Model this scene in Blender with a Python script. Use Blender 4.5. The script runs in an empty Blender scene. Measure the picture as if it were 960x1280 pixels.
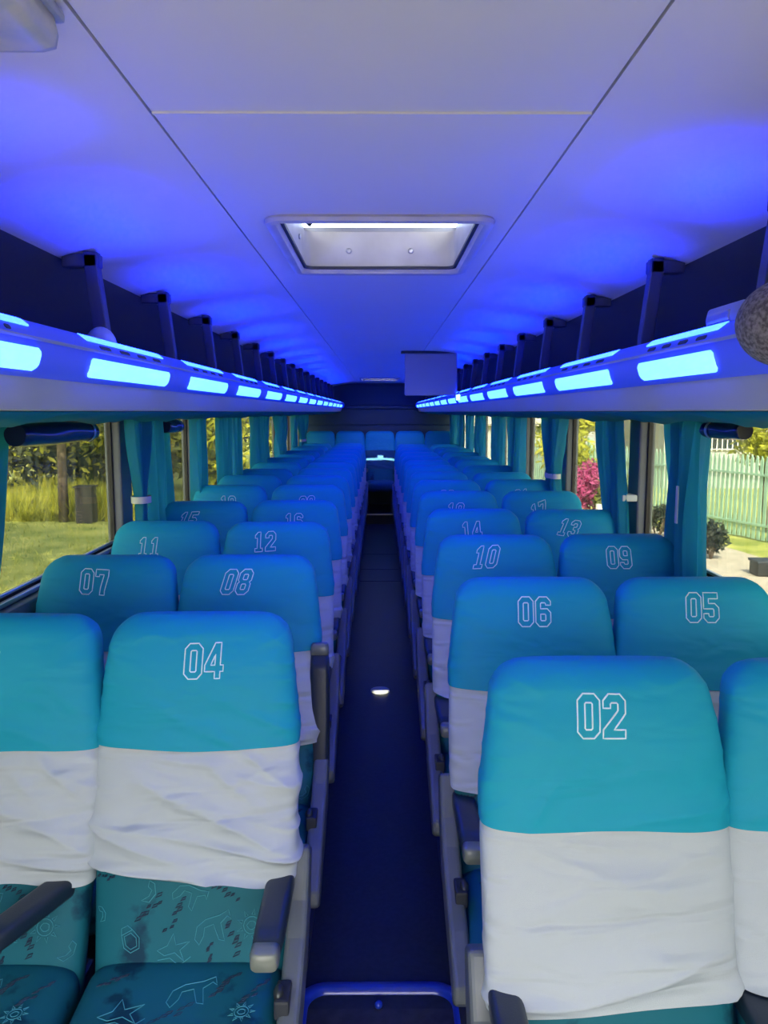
import bpy, math, random
import numpy as np
from mathutils import Vector, Matrix
PI = math.pi
rnd = random.Random(7)
C = bpy.context.scene.collection
sc = bpy.context.scene

# ------------------------------------------------------------------ camera, world, sun, exposure
CAMZ = 1.70
cd = bpy.data.cameras.new('camera'); cam = bpy.data.objects.new('camera', cd); C.objects.link(cam)
cd.sensor_fit = 'VERTICAL'; cd.sensor_height = 36.0; cd.lens = 36.0 * 1000.0 / 1280.0
cd.clip_start = 0.02; cd.clip_end = 400
cam.location = (0, 0, CAMZ)
cam.rotation_euler = (math.radians(90 - 7.13), 0, math.radians(-0.29))
sc.camera = cam
sc.view_settings.view_transform = 'Standard'; sc.view_settings.look = 'None'
sc.view_settings.gamma = 1; sc.view_settings.use_curve_mapping = False
sc.view_settings.exposure = 0.15
sc.cycles.max_bounces = 8; sc.cycles.diffuse_bounces = 5; sc.cycles.transparent_max_bounces = 24
sc.cycles.caustics_reflective = False; sc.cycles.caustics_refractive = False
sc.cycles.sample_clamp_indirect = 6

SUN_EL = math.radians(41)
w = bpy.data.worlds.new('world'); sc.world = w; w.use_nodes = True
nt = w.node_tree; bg = nt.nodes['Background']
sky = nt.nodes.new('ShaderNodeTexSky'); sky.sky_type = 'NISHITA'; sky.sun_disc = False
sky.sun_elevation = SUN_EL; sky.sun_rotation = PI
sky.air_density = 1.0; sky.dust_density = 3.0; sky.ozone_density = 1.0
hs = nt.nodes.new('ShaderNodeHueSaturation'); hs.inputs['Saturation'].default_value = 0.7
nt.links.new(sky.outputs[0], hs.inputs['Color']); nt.links.new(hs.outputs[0], bg.inputs['Color'])
bg.inputs['Strength'].default_value = 1.5
sl = bpy.data.lights.new('sun', 'SUN'); sl.energy = 22; sl.angle = math.radians(0.6); sl.color = (1, .93, .78)
so = bpy.data.objects.new('sun', sl); C.objects.link(so)
so.rotation_euler = (math.radians(90) - SUN_EL, 0, math.radians(0.6))
so.rotation_euler = Vector((0.0, math.cos(SUN_EL), -math.sin(SUN_EL))).to_track_quat('-Z', 'Y').to_euler()

FRONT_Y = -.75; BACK_Y = 13.05
def portal(name, loc, rot, sx, sy):
    l = bpy.data.lights.new(name, 'AREA'); l.shape = 'RECTANGLE'; l.size = sx; l.size_y = sy
    l.cycles.is_portal = True
    o = bpy.data.objects.new(name, l); C.objects.link(o); o.location = loc; o.rotation_euler = rot
portal('windshield_portal', (0, FRONT_Y - .06, 1.08), (math.radians(-90), 0, PI), 2.3, 1.46)
portal('window_portal_left', (-1.30, 7.0, 1.38), (0, math.radians(-90), 0), .66, 12.4)
portal('window_portal_right', (1.30, 7.0, 1.38), (0, math.radians(90), 0), .66, 12.4)

# ------------------------------------------------------------------ materials
def mat(name, col, rough=.6, metal=0.0, noise=None, bump=None, spec=.5, sheen=0, coat=0):
    """noise=(scale, amount, col2) colour variation; bump=(scale, strength, distance)"""
    m = bpy.data.materials.new(name); m.use_nodes = True
    n = m.node_tree; b = n.nodes['Principled BSDF']
    b.inputs['Base Color'].default_value = (*col, 1); b.inputs['Roughness'].default_value = rough
    b.inputs['Metallic'].default_value = metal; b.inputs['Specular IOR Level'].default_value = spec
    if sheen: b.inputs['Sheen Weight'].default_value = sheen
    if coat: b.inputs['Coat Weight'].default_value = coat
    tc = n.nodes.new('ShaderNodeTexCoord')
    if noise:
        t = n.nodes.new('ShaderNodeTexNoise'); t.inputs['Scale'].default_value = noise[0]; t.inputs['Detail'].default_value = 5
        n.links.new(tc.outputs['Object'], t.inputs['Vector'])
        r = n.nodes.new('ShaderNodeValToRGB'); r.color_ramp.elements[0].position = .5 - noise[1]; r.color_ramp.elements[1].position = .5 + noise[1]
        r.color_ramp.elements[0].color = (*noise[2], 1); r.color_ramp.elements[1].color = (*col, 1)
        n.links.new(t.outputs['Fac'], r.inputs[0]); n.links.new(r.outputs[0], b.inputs['Base Color'])
    if bump:
        t = n.nodes.new('ShaderNodeTexNoise'); t.inputs['Scale'].default_value = bump[0]; t.inputs['Detail'].default_value = 4
        n.links.new(tc.outputs['Object'], t.inputs['Vector'])
        bp = n.nodes.new('ShaderNodeBump'); bp.inputs['Strength'].default_value = bump[1]; bp.inputs['Distance'].default_value = bump[2]
        n.links.new(t.outputs['Fac'], bp.inputs['Height']); n.links.new(bp.outputs[0], b.inputs['Normal'])
    return m
def fabric(name, col, stretch=(3, 3, 14), strength=.35, translucent=0, rough=.55, wear=None):
    m = bpy.data.materials.new(name); m.use_nodes = True
    n = m.node_tree; b = n.nodes['Principled BSDF']
    b.inputs['Base Color'].default_value = (*col, 1); b.inputs['Roughness'].default_value = rough
    b.inputs['Specular IOR Level'].default_value = .22
    tc = n.nodes.new('ShaderNodeTexCoord'); mp = n.nodes.new('ShaderNodeMapping')
    mp.inputs['Scale'].default_value = stretch; mp.inputs['Rotation'].default_value = (0, math.radians(28), 0)
    n.links.new(tc.outputs['Object'], mp.inputs['Vector'])
    t = n.nodes.new('ShaderNodeTexNoise'); t.inputs['Scale'].default_value = 1.3; t.inputs['Detail'].default_value = 1.2; t.inputs['Distortion'].default_value = 1.2
    n.links.new(mp.outputs[0], t.inputs['Vector'])
    t2 = n.nodes.new('ShaderNodeTexNoise'); t2.inputs['Scale'].default_value = 900; n.links.new(tc.outputs['Object'], t2.inputs['Vector'])
    ad = n.nodes.new('ShaderNodeMath'); ad.operation = 'MULTIPLY_ADD'; ad.inputs[1].default_value = .04
    n.links.new(t2.outputs['Fac'], ad.inputs[0]); n.links.new(t.outputs['Fac'], ad.inputs[2])
    bp = n.nodes.new('ShaderNodeBump'); bp.inputs['Strength'].default_value = strength; bp.inputs['Distance'].default_value = .035
    n.links.new(ad.outputs[0], bp.inputs['Height']); n.links.new(bp.outputs[0], b.inputs['Normal'])
    if wear:
        t3 = n.nodes.new('ShaderNodeTexNoise'); t3.inputs['Scale'].default_value = wear[0]; t3.inputs['Detail'].default_value = 6
        n.links.new(tc.outputs['Object'], t3.inputs['Vector'])
        r = n.nodes.new('ShaderNodeValToRGB'); r.color_ramp.elements[0].position = wear[1]; r.color_ramp.elements[1].position = wear[2]
        r.color_ramp.elements[0].color = (*wear[3], 1); r.color_ramp.elements[1].color = (*col, 1)
        n.links.new(t3.outputs['Fac'], r.inputs[0]); n.links.new(r.outputs[0], b.inputs['Base Color'])
    if translucent:
        tr = n.nodes.new('ShaderNodeBsdfTranslucent'); tr.inputs['Color'].default_value = (*[min(1, c * 1.3) for c in col], 1)
        mx = n.nodes.new('ShaderNodeMixShader'); mx.inputs[0].default_value = translucent
        n.links.new(b.outputs[0], mx.inputs[1]); n.links.new(tr.outputs[0], mx.inputs[2])
        n.links.new(mx.outputs[0], n.nodes['Material Output'].inputs['Surface'])
    return m
def emit(name, col, s):
    m = bpy.data.materials.new(name); m.use_nodes = True
    b = m.node_tree.nodes['Principled BSDF']; b.inputs['Base Color'].default_value = (.6, .7, .8, 1)
    b.inputs['Emission Color'].default_value = (*col, 1); b.inputs['Emission Strength'].default_value = s
    return m
def glass(name, tint, gloss=.06, dirt=0.0, dirtcol=(.6, .62, .55)):
    m = bpy.data.materials.new(name); m.use_nodes = True
    n = m.node_tree; n.nodes.remove(n.nodes['Principled BSDF'])
    tr = n.nodes.new('ShaderNodeBsdfTransparent'); tr.inputs['Color'].default_value = (*tint, 1)
    gl = n.nodes.new('ShaderNodeBsdfGlossy'); gl.inputs['Roughness'].default_value = .03
    mx = n.nodes.new('ShaderNodeMixShader'); mx.inputs[0].default_value = gloss
    n.links.new(tr.outputs[0], mx.inputs[1]); n.links.new(gl.outputs[0], mx.inputs[2])
    out = mx.outputs[0]
    if dirt:
        df = n.nodes.new('ShaderNodeBsdfTranslucent'); df.inputs['Color'].default_value = (*dirtcol, 1)
        tc = n.nodes.new('ShaderNodeTexCoord'); mp = n.nodes.new('ShaderNodeMapping'); mp.inputs['Scale'].default_value = (4, 4, .8)
        n.links.new(tc.outputs['Object'], mp.inputs['Vector'])
        t = n.nodes.new('ShaderNodeTexNoise'); t.inputs['Scale'].default_value = 6; t.inputs['Detail'].default_value = 6
        n.links.new(mp.outputs[0], t.inputs['Vector'])
        mr = n.nodes.new('ShaderNodeMapRange'); mr.inputs['From Min'].default_value = .4; mr.inputs['From Max'].default_value = .75
        mr.inputs['To Min'].default_value = 0; mr.inputs['To Max'].default_value = dirt
        n.links.new(t.outputs['Fac'], mr.inputs[0])
        m2 = n.nodes.new('ShaderNodeMixShader'); n.links.new(mr.outputs[0], m2.inputs[0])
        n.links.new(out, m2.inputs[1]); n.links.new(df.outputs[0], m2.inputs[2]); out = m2.outputs[0]
    n.links.new(out, n.nodes['Material Output'].inputs['Surface'])
    return m

M = dict(
    teal=fabric('teal_cover', (.013, .36, .53), (4, 4, 12), .25),
    white=fabric('white_cover', (.58, .63, .70), (3, 3, 12), .75),
    seatcloth=fabric('seat_cloth', (.012, .15, .21), (6, 6, 6), .1, wear=(7, .36, .42, (.006, .05, .10))),
    thread=mat('white_thread', (.85, .95, 1.0), .5),
    print=mat('light_print', (.06, .36, .46), .6),
    darkprint=mat('dark_print', (.008, .03, .08), .6),
    navy=mat('navy_plastic', (.018, .03, .055), .38, bump=(300, .15, .002)),
    cap=mat('grey_cap', (.20, .22, .20), .35, coat=.3),
    panel=mat('grey_plastic', (.16, .18, .21), .32, noise=(9, .2, (.13, .15, .18))),
    metal=mat('dark_metal', (.08, .09, .1), .4, .7),
    ceil=mat('ceiling_vinyl', (.80, .77, .72), .5, noise=(3, .3, (.76, .74, .70)), bump=(220, .08, .002)),
    seam=mat('seam_strip', (.75, .74, .72), .5),
    groove=mat('dark_backing', (.03, .03, .05), .8),
    rack=mat('rack_plastic', (.46, .47, .49), .42),
    rail=mat('rail_plastic', (.34, .38, .48), .3),
    dark=mat('dark_vinyl', (.03, .035, .05), .6),
    hanger=mat('hanger_paint', (.05, .06, .11), .5),
    ceildark=mat('dark_ceiling', (.10, .105, .15), .85, bump=(160, .3, .003)),
    tray=mat('tray_carpet', (.04, .045, .06), .9, bump=(200, .4, .003)),
    floor=mat('floor_vinyl', (.020, .026, .034), .42, noise=(60, .12, (.012, .016, .022)), bump=(40, .1, .002)),
    bounce=mat('bounce_vinyl', (.62, .60, .56), .6, noise=(30, .2, (.55, .53, .50))),
    hatchmat=mat('hatch_mat', (.022, .024, .026), .45, noise=(30, .15, (.04, .045, .05)), bump=(60, .2, .003)),
    bluerim=mat('blue_rim', (.015, .05, .55), .3, .0, coat=.4),
    back=mat('back_panel', (.03, .07, .11), .6),
    wall=mat('wall_laminate', (.14, .17, .2), .5, noise=(40, .2, (.11, .14, .17))),
    alu=mat('aluminium', (.55, .56, .56), .28, .8),
    black=mat('black_rubber', (.012, .012, .014), .5),
    curtain=fabric('curtain_cloth', (.025, .34, .46), (8, 8, 1), .1, translucent=.5),
    band=mat('pale_band', (.62, .66, .62), .6),
    shade=mat('shade_vinyl', (.012, .018, .05), .25),
    board=mat('screen_case', (.38, .40, .44), .5),
    fuzz=mat('speckled_carpet', (.26, .24, .25), .95, noise=(160, .12, (.10, .09, .10)), bump=(160, .8, .004)),
    cream=mat('cream_plastic', (.62, .60, .46), .35, noise=(25, .12, (.50, .52, .46))),
    hatchwhite=mat('hatch_plastic', (.62, .61, .58), .4, noise=(8, .2, (.5, .48, .44))),
    lid=fabric('lid_acrylic', (.7, .7, .68), (1, 1, 1), .0, translucent=.10),
    railglow=emit('lit_rail_cover', (.0, .02, 1.0), .42),
    led=emit('blue_light', (.0095, .036, 1.0), 25),
    ledtop=emit('blue_light_slot', (.006, .030, 1.0), 22),
    ledwhite=emit('pale_light', (.2, .55, 1.0), 4),
    winglass=glass('tinted_glass', (.40, .41, .375), .04, .03),
    windshield=glass('clear_glass', (.54, .55, .54), .04),
)

M['railglow'].node_tree.nodes['Principled BSDF'].inputs['Base Color'].default_value = (.12, .16, .30, 1)
# ------------------------------------------------------------------ helpers
class MB:
    def __init__(s): s.v = []; s.f = []
    def add(s, vs, fs):
        n = len(s.v); s.v += [tuple(p) for p in vs]; s.f += [tuple(i + n for i in f) for f in fs]
    def box(s, x0, x1, y0, y1, z0, z1, bev=0):
        if bev:
            b = min(bev, (x1 - x0) / 2.01, (y1 - y0) / 2.01, (z1 - z0) / 2.01)
            import bmesh
            bm = bmesh.new(); bmesh.ops.create_cube(bm, size=1)
            for q in bm.verts: q.co = Vector(((x0 + x1) / 2 + q.co.x * (x1 - x0), (y0 + y1) / 2 + q.co.y * (y1 - y0), (z0 + z1) / 2 + q.co.z * (z1 - z0)))
            bmesh.ops.bevel(bm, geom=bm.edges[:], offset=b, segments=2, profile=.6, affect='EDGES')
            bm.verts.index_update()
            s.add([q.co for q in bm.verts], [[q.index for q in f.verts] for f in bm.faces]); bm.free(); return s
        vs = [(x, y, z) for x in (x0, x1) for y in (y0, y1) for z in (z0, z1)]
        s.add(vs, [(0, 1, 3, 2), (4, 6, 7, 5), (0, 4, 5, 1), (2, 3, 7, 6), (0, 2, 6, 4), (1, 5, 7, 3)]); return s
    def loft(s, rings, closed=True, cap=True):
        """rings: list of equal-length point lists"""
        n = len(rings[0]); vs = [p for r in rings for p in r]; fs = []
        for i in range(len(rings) - 1):
            for j in range(n if closed else n - 1):
                a = i * n + j; b = i * n + (j + 1) % n
                fs.append((a, b, b + n, a + n))
        if cap:
            fs.append(tuple(range(n - 1, -1, -1))); fs.append(tuple((len(rings) - 1) * n + j for j in range(n)))
        s.add(vs, fs); return s
    def tube(s, pts, r, n=8, cap=True, rr=None):
        rings = []; pts = [Vector(p) for p in pts]; up = None
        for i, p in enumerate(pts):
            d = (pts[min(i + 1, len(pts) - 1)] - pts[max(i - 1, 0)]).normalized()
            if up is None: up = Vector((0, 0, 1)) if abs(d.z) < .9 else Vector((1, 0, 0))
            a = d.cross(up).normalized(); b = a.cross(d).normalized(); up = b
            q = rr[i] if rr else r
            rings.append([p + a * math.cos(t * 2 * PI / n) * q + b * math.sin(t * 2 * PI / n) * q for t in range(n)])
        s.loft(rings, True, cap); return s
    def prism_y(s, prof, y0, y1):
        s.loft([[(x, y0, z) for x, z in prof], [(x, y1, z) for x, z in prof]]); return s
    def prism_x(s, prof, x0, x1):
        s.loft([[(x0, y, z) for y, z in prof], [(x1, y, z) for y, z in prof]]); return s
    def prism_z(s, prof, z0, z1):
        s.loft([[(x, y, z0) for x, y in prof], [(x, y, z1) for x, y in prof]]); return s
    def ell(s, c, r, n=24, m=14, warp=None):
        vs = []; fs = []
        for i in range(m + 1):
            a = PI * i / m
            for j in range(n):
                b = 2 * PI * j / n
                vs.append((c[0] + r[0] * math.sin(a) * math.cos(b), c[1] + r[1] * math.sin(a) * math.sin(b), c[2] + r[2] * math.cos(a)))
        for i in range(m):
            for j in range(n):
                fs.append((i * n + j, i * n + (j + 1) % n, (i + 1) * n + (j + 1) % n, (i + 1) * n + j))
        s.add(vs, fs); return s
    def mesh(s, name, m, smooth=False):
        import bmesh
        me = bpy.data.meshes.new(name); me.from_pydata(s.v, [], s.f)
        bm = bmesh.new(); bm.from_mesh(me)
        bmesh.ops.recalc_face_normals(bm, faces=bm.faces[:])
        bm.to_mesh(me); bm.free()
        if smooth: me.polygons.foreach_set('use_smooth', [True] * len(me.polygons))
        me.materials.append(m); return me
    def build(s, name, m, parent=None, smooth=False, bev=0, auto=False):
        o = bpy.data.objects.new(name, s.mesh(name, m, smooth or auto)); C.objects.link(o)
        if parent is not None: o.parent = parent
        if auto:
            for e in o.data.edges: pass
            md = o.modifiers.new('ws', 'EDGE_SPLIT'); md.split_angle = math.radians(38)
        if bev:
            md = o.modifiers.new('b', 'BEVEL'); md.width = bev; md.segments = 2; md.limit_method = 'ANGLE'
        return o
def link_mesh(name, me, parent=None):
    o = bpy.data.objects.new(name, me); C.objects.link(o)
    if parent is not None: o.parent = parent
    return o
def empty(name, loc=(0, 0, 0)):
    o = bpy.data.objects.new(name, None); C.objects.link(o); o.location = loc; o.empty_display_size = .1; return o
def tag(o, label, cat, group=None, kind=None):
    o['label'] = label; o['category'] = cat
    if group: o['group'] = group
    if kind: o['kind'] = kind
    return o
def struct(o, label=None):
    o['kind'] = 'structure'
    if label: o['label'] = label
    return o
def copy_tree(o, parent=None):
    c = o.copy(); C.objects.link(c)
    if parent is not None: c.parent = parent
    for ch in list(o.children): copy_tree(ch, c)
    return c
ORD = ['first', 'second', 'third', 'fourth', 'fifth', 'sixth', 'seventh', 'eighth', 'ninth', 'tenth', 'eleventh', 'twelfth', 'thirteenth', 'fourteenth', 'fifteenth', 'sixteenth']
ROWN = 14; PITCH = .739; DL = 1.90; DR = 1.522
def rise(y):                                  # the cabin floor climbs gently over the first rows
    return .052 * min(1, max(0, (y - 1.6) / 3.2))

# ------------------------------------------------------------------ bus shell
XW = 1.22                                      # inner face of side walls
ys = [FRONT_Y, 1.6, 4.8, 11.75]
mb = MB(); prof = [(y, rise(y)) for y in ys] + [(11.75, -.12), (FRONT_Y, -.12)]
mb.prism_x(prof, -XW - .05, XW + .05)
fl = struct(mb.build('floor', M['floor']), 'dark vinyl floor running down the aisle')
for y, n_ in ((7.7, .03), (8.3, .03), (9.2, .03)):
    MB().box(-.2, .2, y, y + n_, .045, .058).build('floor_strip', M['metal'], fl, bev=.002)
MB().box(-XW + .02, XW - .02, FRONT_Y + .32, .90, .0, .02).build('bounce_floor', M['bounce'], fl, bev=.004)  # unseen pale slab added to bounce sunlight onto the near ceiling and seats
mb = MB(); mb.box(-XW - .05, XW + .05, 11.75, BACK_Y + .05, -.12, .20); st = mb.build('rear_step', M['floor'], fl, bev=.004)
MB().box(-.3, .3, 11.735, 11.765, .185, .206).build('step_nosing', M['alu'], st)
# front driver area ledge under the windscreen
wf = MB(); wf.box(-XW - .05, XW + .05, FRONT_Y - .08, FRONT_Y, -.12, .35); wf.box(-XW - .05, XW + .05, FRONT_Y - .08, FRONT_Y, 1.80, 2.35)
wf.box(-XW - .05, -XW + .04, FRONT_Y - .08, FRONT_Y, .35, 1.80); wf.box(XW - .04, XW + .05, FRONT_Y - .08, FRONT_Y, .35, 1.80)
struct(wf.build('wall_front', M['wall']))
ws = MB().box(-XW + .04, XW - .04, FRONT_Y - .05, FRONT_Y - .042, .35, 1.80).build('window_1', M['windshield']); struct(ws, 'windscreen of the bus')
root = empty('dashboard', (0, FRONT_Y, 0))
MB().box(-1.1, 1.1, .01, .26, .0, .38, .03).build('body', M['dark'], root); MB().box(-1.12, 1.12, .0, .30, .381, .41, .015).build('top_cover', M['panel'], root)
tag(root, 'grey dashboard under the windscreen behind the photographer', 'dashboard')
# side walls, window bays
POST = {-1: 3.80, 1: 3.79}
winn = 2
for sd, nm in ((-1, 'left'), (1, 'right')):
    def X(a, b): return (min(sd * a, sd * b), max(sd * a, sd * b))
    mb = MB(); x0, x1 = X(XW, XW + .06)
    mb.box(x0, x1, FRONT_Y, BACK_Y + .05, -.3, 1.07)
    mb.box(x0, x1, FRONT_Y, BACK_Y + .05, 1.69, 2.35)
    wl = struct(mb.build('wall_' + nm, M['wall']))
    # inner sill ledge
    a, b = X(XW - .05, XW + .0)
    s_ = MB().box(a, b, .6, BACK_Y, 1.02, 1.075).build('trim_1' if sd < 0 else 'trim_2', M['wall'], bev=.008); struct(s_)
    a, b = X(XW - .02, XW - .002)
    MB().box(a, b, .6, BACK_Y, 1.078, 1.095).build('sill_rail', M['alu'], s_, bev=.003)
    a, b = X(XW + .005, XW + .02)
    MB().box(a, b, .6, BACK_Y, 1.10, 1.112).build('sill_rail', M['alu'], s_, bev=.003)
    # posts
    posts = [POST[sd] + 1.45 * k for k in range(-2, 7)]
    for py in posts:
        a, b = X(XW - .015, XW + .06)
        p = MB().box(a, b, py - .075, py + .085, 1.07, 1.69).build('wall_post', M['panel'], wl, bev=.01)
    edges = [FRONT_Y + .02] + posts + [BACK_Y]
    for i in range(len(edges) - 1):
        y0 = edges[i] + (.085 if i else 0); y1 = edges[i + 1] - (.075 if i < len(edges) - 2 else 0)
        if y1 - y0 < .3: continue
        a, b = X(XW + .030, XW + .036)
        wi = MB().box(a, b, y0, y1, 1.07, 1.69).build('window_%d' % winn, M['winglass']); winn += 1
        struct(wi)
        mb = MB(); a, b = X(XW + .022, XW + .042)
        mb.box(a, b, y0, y0 + .016, 1.07, 1.69); mb.box(a, b, y1 - .016, y1, 1.07, 1.69)
        mb.box(a, b, y0 + .022, y1 - .022, 1.07, 1.095); mb.box(a, b, y0 + .022, y1 - .022, 1.67, 1.69)
        mb.build('window_frame', M['black'], wi)
# back wall
mb = MB(); mb.box(-XW - .05, XW + .05, BACK_Y, BACK_Y + .08, -.12, 2.35)
wb = struct(mb.build('wall_back', M['back']))
for z0, z1, yy in ((1.50, 1.74, .03), (1.75, 1.80, .05), (1.81, 2.12, .025), (1.08, 1.48, .02)):
    MB().box(-XW, XW, BACK_Y - yy, BACK_Y, z0, z1).build('back_panel', M['back'], wb, bev=.006)
# ceiling: roof backing, centre panels, curved side panels
ZC = CAMZ + .46; CX = -.012; CHW = .340
cp = MB(); 
HATCH = [(1.95, 2.70), (10.95, 11.70)]; HX = .275
segs = [FRONT_Y, HATCH[0][0] + .03, HATCH[0][1] - .03, HATCH[1][0] + .03, HATCH[1][1] - .03, BACK_Y]
# roof skin with holes at hatches
mb = MB()
for i in range(5):
    if i in (1, 3):
        mb.box(-XW - .06, -HX + .03, segs[i], segs[i + 1], 2.25, 2.29); mb.box(HX - .03, XW + .06, segs[i], segs[i + 1], 2.25, 2.29)
    else: mb.box(-XW - .06, XW + .06, segs[i], segs[i + 1] + (.1 if i == 4 else 0), 2.25, 2.29)
rf = struct(mb.build('roof', M['board']))
ce = empty('ceiling'); struct(ce, 'pale vinyl ceiling with long side seams')
# dark backing strips above the two long grooves
for sx in (CX - CHW, CX + CHW):
    MB().box(sx - .02, sx + .02, FRONT_Y, BACK_Y, ZC + .012, ZC + .02).build('groove_backing', M['groove'], ce)
def cpanel(y0, y1, hole=None):
    mb = MB(); a, b = CX - CHW, CX + CHW
    if hole is None: mb.box(a, b, y0, y1, ZC, ZC + .01)
    else:
        h0, h1 = hole
        mb.box(a, b, y0, h0, ZC, ZC + .01); mb.box(a, b, h1, y1, ZC, ZC + .01)
        mb.box(a, -HX + .03, h0, h1, ZC, ZC + .01); mb.box(HX - .03, b, h0, h1, ZC, ZC + .01)
    return mb.build('ceiling_panel', M['ceil'], ce)
cpanel(FRONT_Y, 1.303)
cpanel(1.311, 5.0, (HATCH[0][0] + .03, HATCH[0][1] - .03))
cpanel(5.006, 9.0); cpanel(9.006, BACK_Y, (HATCH[1][0] + .03, HATCH[1][1] - .03))
MB().box(CX - CHW, CX + CHW, 1.303, 1.311, ZC - .003, ZC + .008).build('seam_strip', M['seam'], ce)
for sd in (-1, 1):
    x0 = .345 + sd * CX
    pr = [(x0, ZC - .0), (.50, ZC - .008), (.68, ZC - .035), (.86, ZC - .085), (1.02, ZC - .16), (1.14, ZC - .26), (1.21, ZC - .38), (XW, ZC - .50)]
    # smooth by subdividing
    P = []
    for i in range(len(pr) - 1):
        p0 = pr[max(i - 1, 0)]; p1 = pr[i]; p2 = pr[i + 1]; p3 = pr[min(i + 2, len(pr) - 1)]
        for t in (0, .25, .5, .75):
            P.append(tuple(.5 * ((2 * p1[k]) + (-p0[k] + p2[k]) * t + (2 * p0[k] - 5 * p1[k] + 4 * p2[k] - p3[k]) * t * t + (-p0[k] + 3 * p1[k] - 3 * p2[k] + p3[k]) * t ** 3) for k in (0, 1)))
    P.append(pr[-1])
    prof = [(sd * x, z) for x, z in P] + [(sd * x, z + .01) for x, z in reversed(P)]
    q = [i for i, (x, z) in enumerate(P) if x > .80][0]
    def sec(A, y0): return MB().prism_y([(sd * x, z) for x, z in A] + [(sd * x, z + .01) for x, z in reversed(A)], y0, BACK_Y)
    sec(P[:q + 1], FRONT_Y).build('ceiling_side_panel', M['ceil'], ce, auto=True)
    sec(P[q:], FRONT_Y).build('dark_side_panel', M['ceildark'], ce, auto=True)  # outer part of the side panel, in a darker colour

# ------------------------------------------------------------------ roof hatches
def rrect(x0, x1, y0, y1, r, n=6):
    pts = []
    for cx, cy, a in ((x1 - r, y1 - r, 0), (x0 + r, y1 - r, 90), (x0 + r, y0 + r, 180), (x1 - r, y0 + r, 270)):
        for i in range(n + 1):
            t = math.radians(a + 90 * i / n); pts.append((cx + r * math.cos(t), cy + r * math.sin(t)))
    return pts
def make_hatch(loc, gap=.075):
    root = empty('roof_hatch', loc)          # local origin: centre of opening at ceiling
    hy = (HATCH[0][1] - HATCH[0][0]) / 2
    def ring(mb, rings):                      # rings: (inset, z)
        mb.loft([[(x, y, z) for x, y in rrect(-HX + i, HX - i, -hy + i, hy - i, .05 - min(i, .02))] for i, z in rings], True, False)
    mb = MB(); ring(mb, [(0, .0), (-.004, -.006), (.0, -.014), (.012, -.018), (.024, -.014), (.030, -.004), (.032, .0), (.034, .115), (.02, .12), (0, .12), (0, .0)])
    mb.build('hatch_frame', M['hatchwhite'], root, auto=True)
    mb = MB(); ring(mb, [(.030, -.002), (.040, -.002), (.040, .006), (.030, .006)]); mb.build('rubber_seal', M['dark'], root)
    for sx in (-.10, .10):
        m = MB(); m.ell((sx, hy - .036, .055), (.009, .004, .009), 12, 8); m.build('screw', M['alu'], root, smooth=True)
    for sy in (-.2, .15):
        m = MB(); m.ell((-HX + .036, sy, .06), (.004, .009, .009), 12, 8); m.build('screw', M['alu'], root, smooth=True)
    mb = MB(); z0 = .12 + gap
    prof = [rrect(-HX - .02 + i, HX + .02 - i, -hy - .02 + i, hy + .02 - i, .05) for i in (0, 0, .03, .08)]
    rings = [[(x, y, z0 + dz) for x, y in p] for p, dz in zip(prof, (0, .02, .045, .055))]
    mb.loft(rings, True, True); lid = mb.build('hatch_lid', M['lid'], root, smooth=False)
    mb = MB(); mb.box(-HX, -.035, -hy + .004, -hy + .01, .121, z0 - .001); mb.box(.05, HX, -hy + .004, -hy + .01, .121, z0 - .001); mb.build('sun_mask', M['dark'], lid)  # dark strips added to narrow the sunlight entering under the lid
    mb = MB(); mb.tube([(-.22, .22, .11), (-.16, .24, z0 - .005), (-.02, .26, z0 - .012), (.02, .25, z0)], .009, 8)
    mb.tube([(-.21, -.05, .11), (-.17, .22, z0 - .01)], .007, 8)
    mb.build('lid_hinge', M['dark'], lid, smooth=True)
    mb = MB(); mb.box(-.25, -.07, .12, .35, z0 - .035, z0 - .002, .01); mb.box(-.09, .0, .26, .33, z0 - .015, z0 - .002, .006); mb.build('latch_box', M['dark'], lid)
    return root
h = make_hatch((0, (HATCH[0][0] + HATCH[0][1]) / 2, ZC)); tag(h, 'open roof hatch with white frame in the ceiling near the front', 'roof hatch')
h2 = copy_tree(h); h2.location = (0, (HATCH[1][0] + HATCH[1][1]) / 2, ZC); [setattr(c, 'location', (0, 0, .07)) for c in h2.children if c.name.startswith('hatch_lid')]; tag(h2, 'far roof hatch above the rear rows, seen as a bright slit', 'roof hatch')

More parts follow.
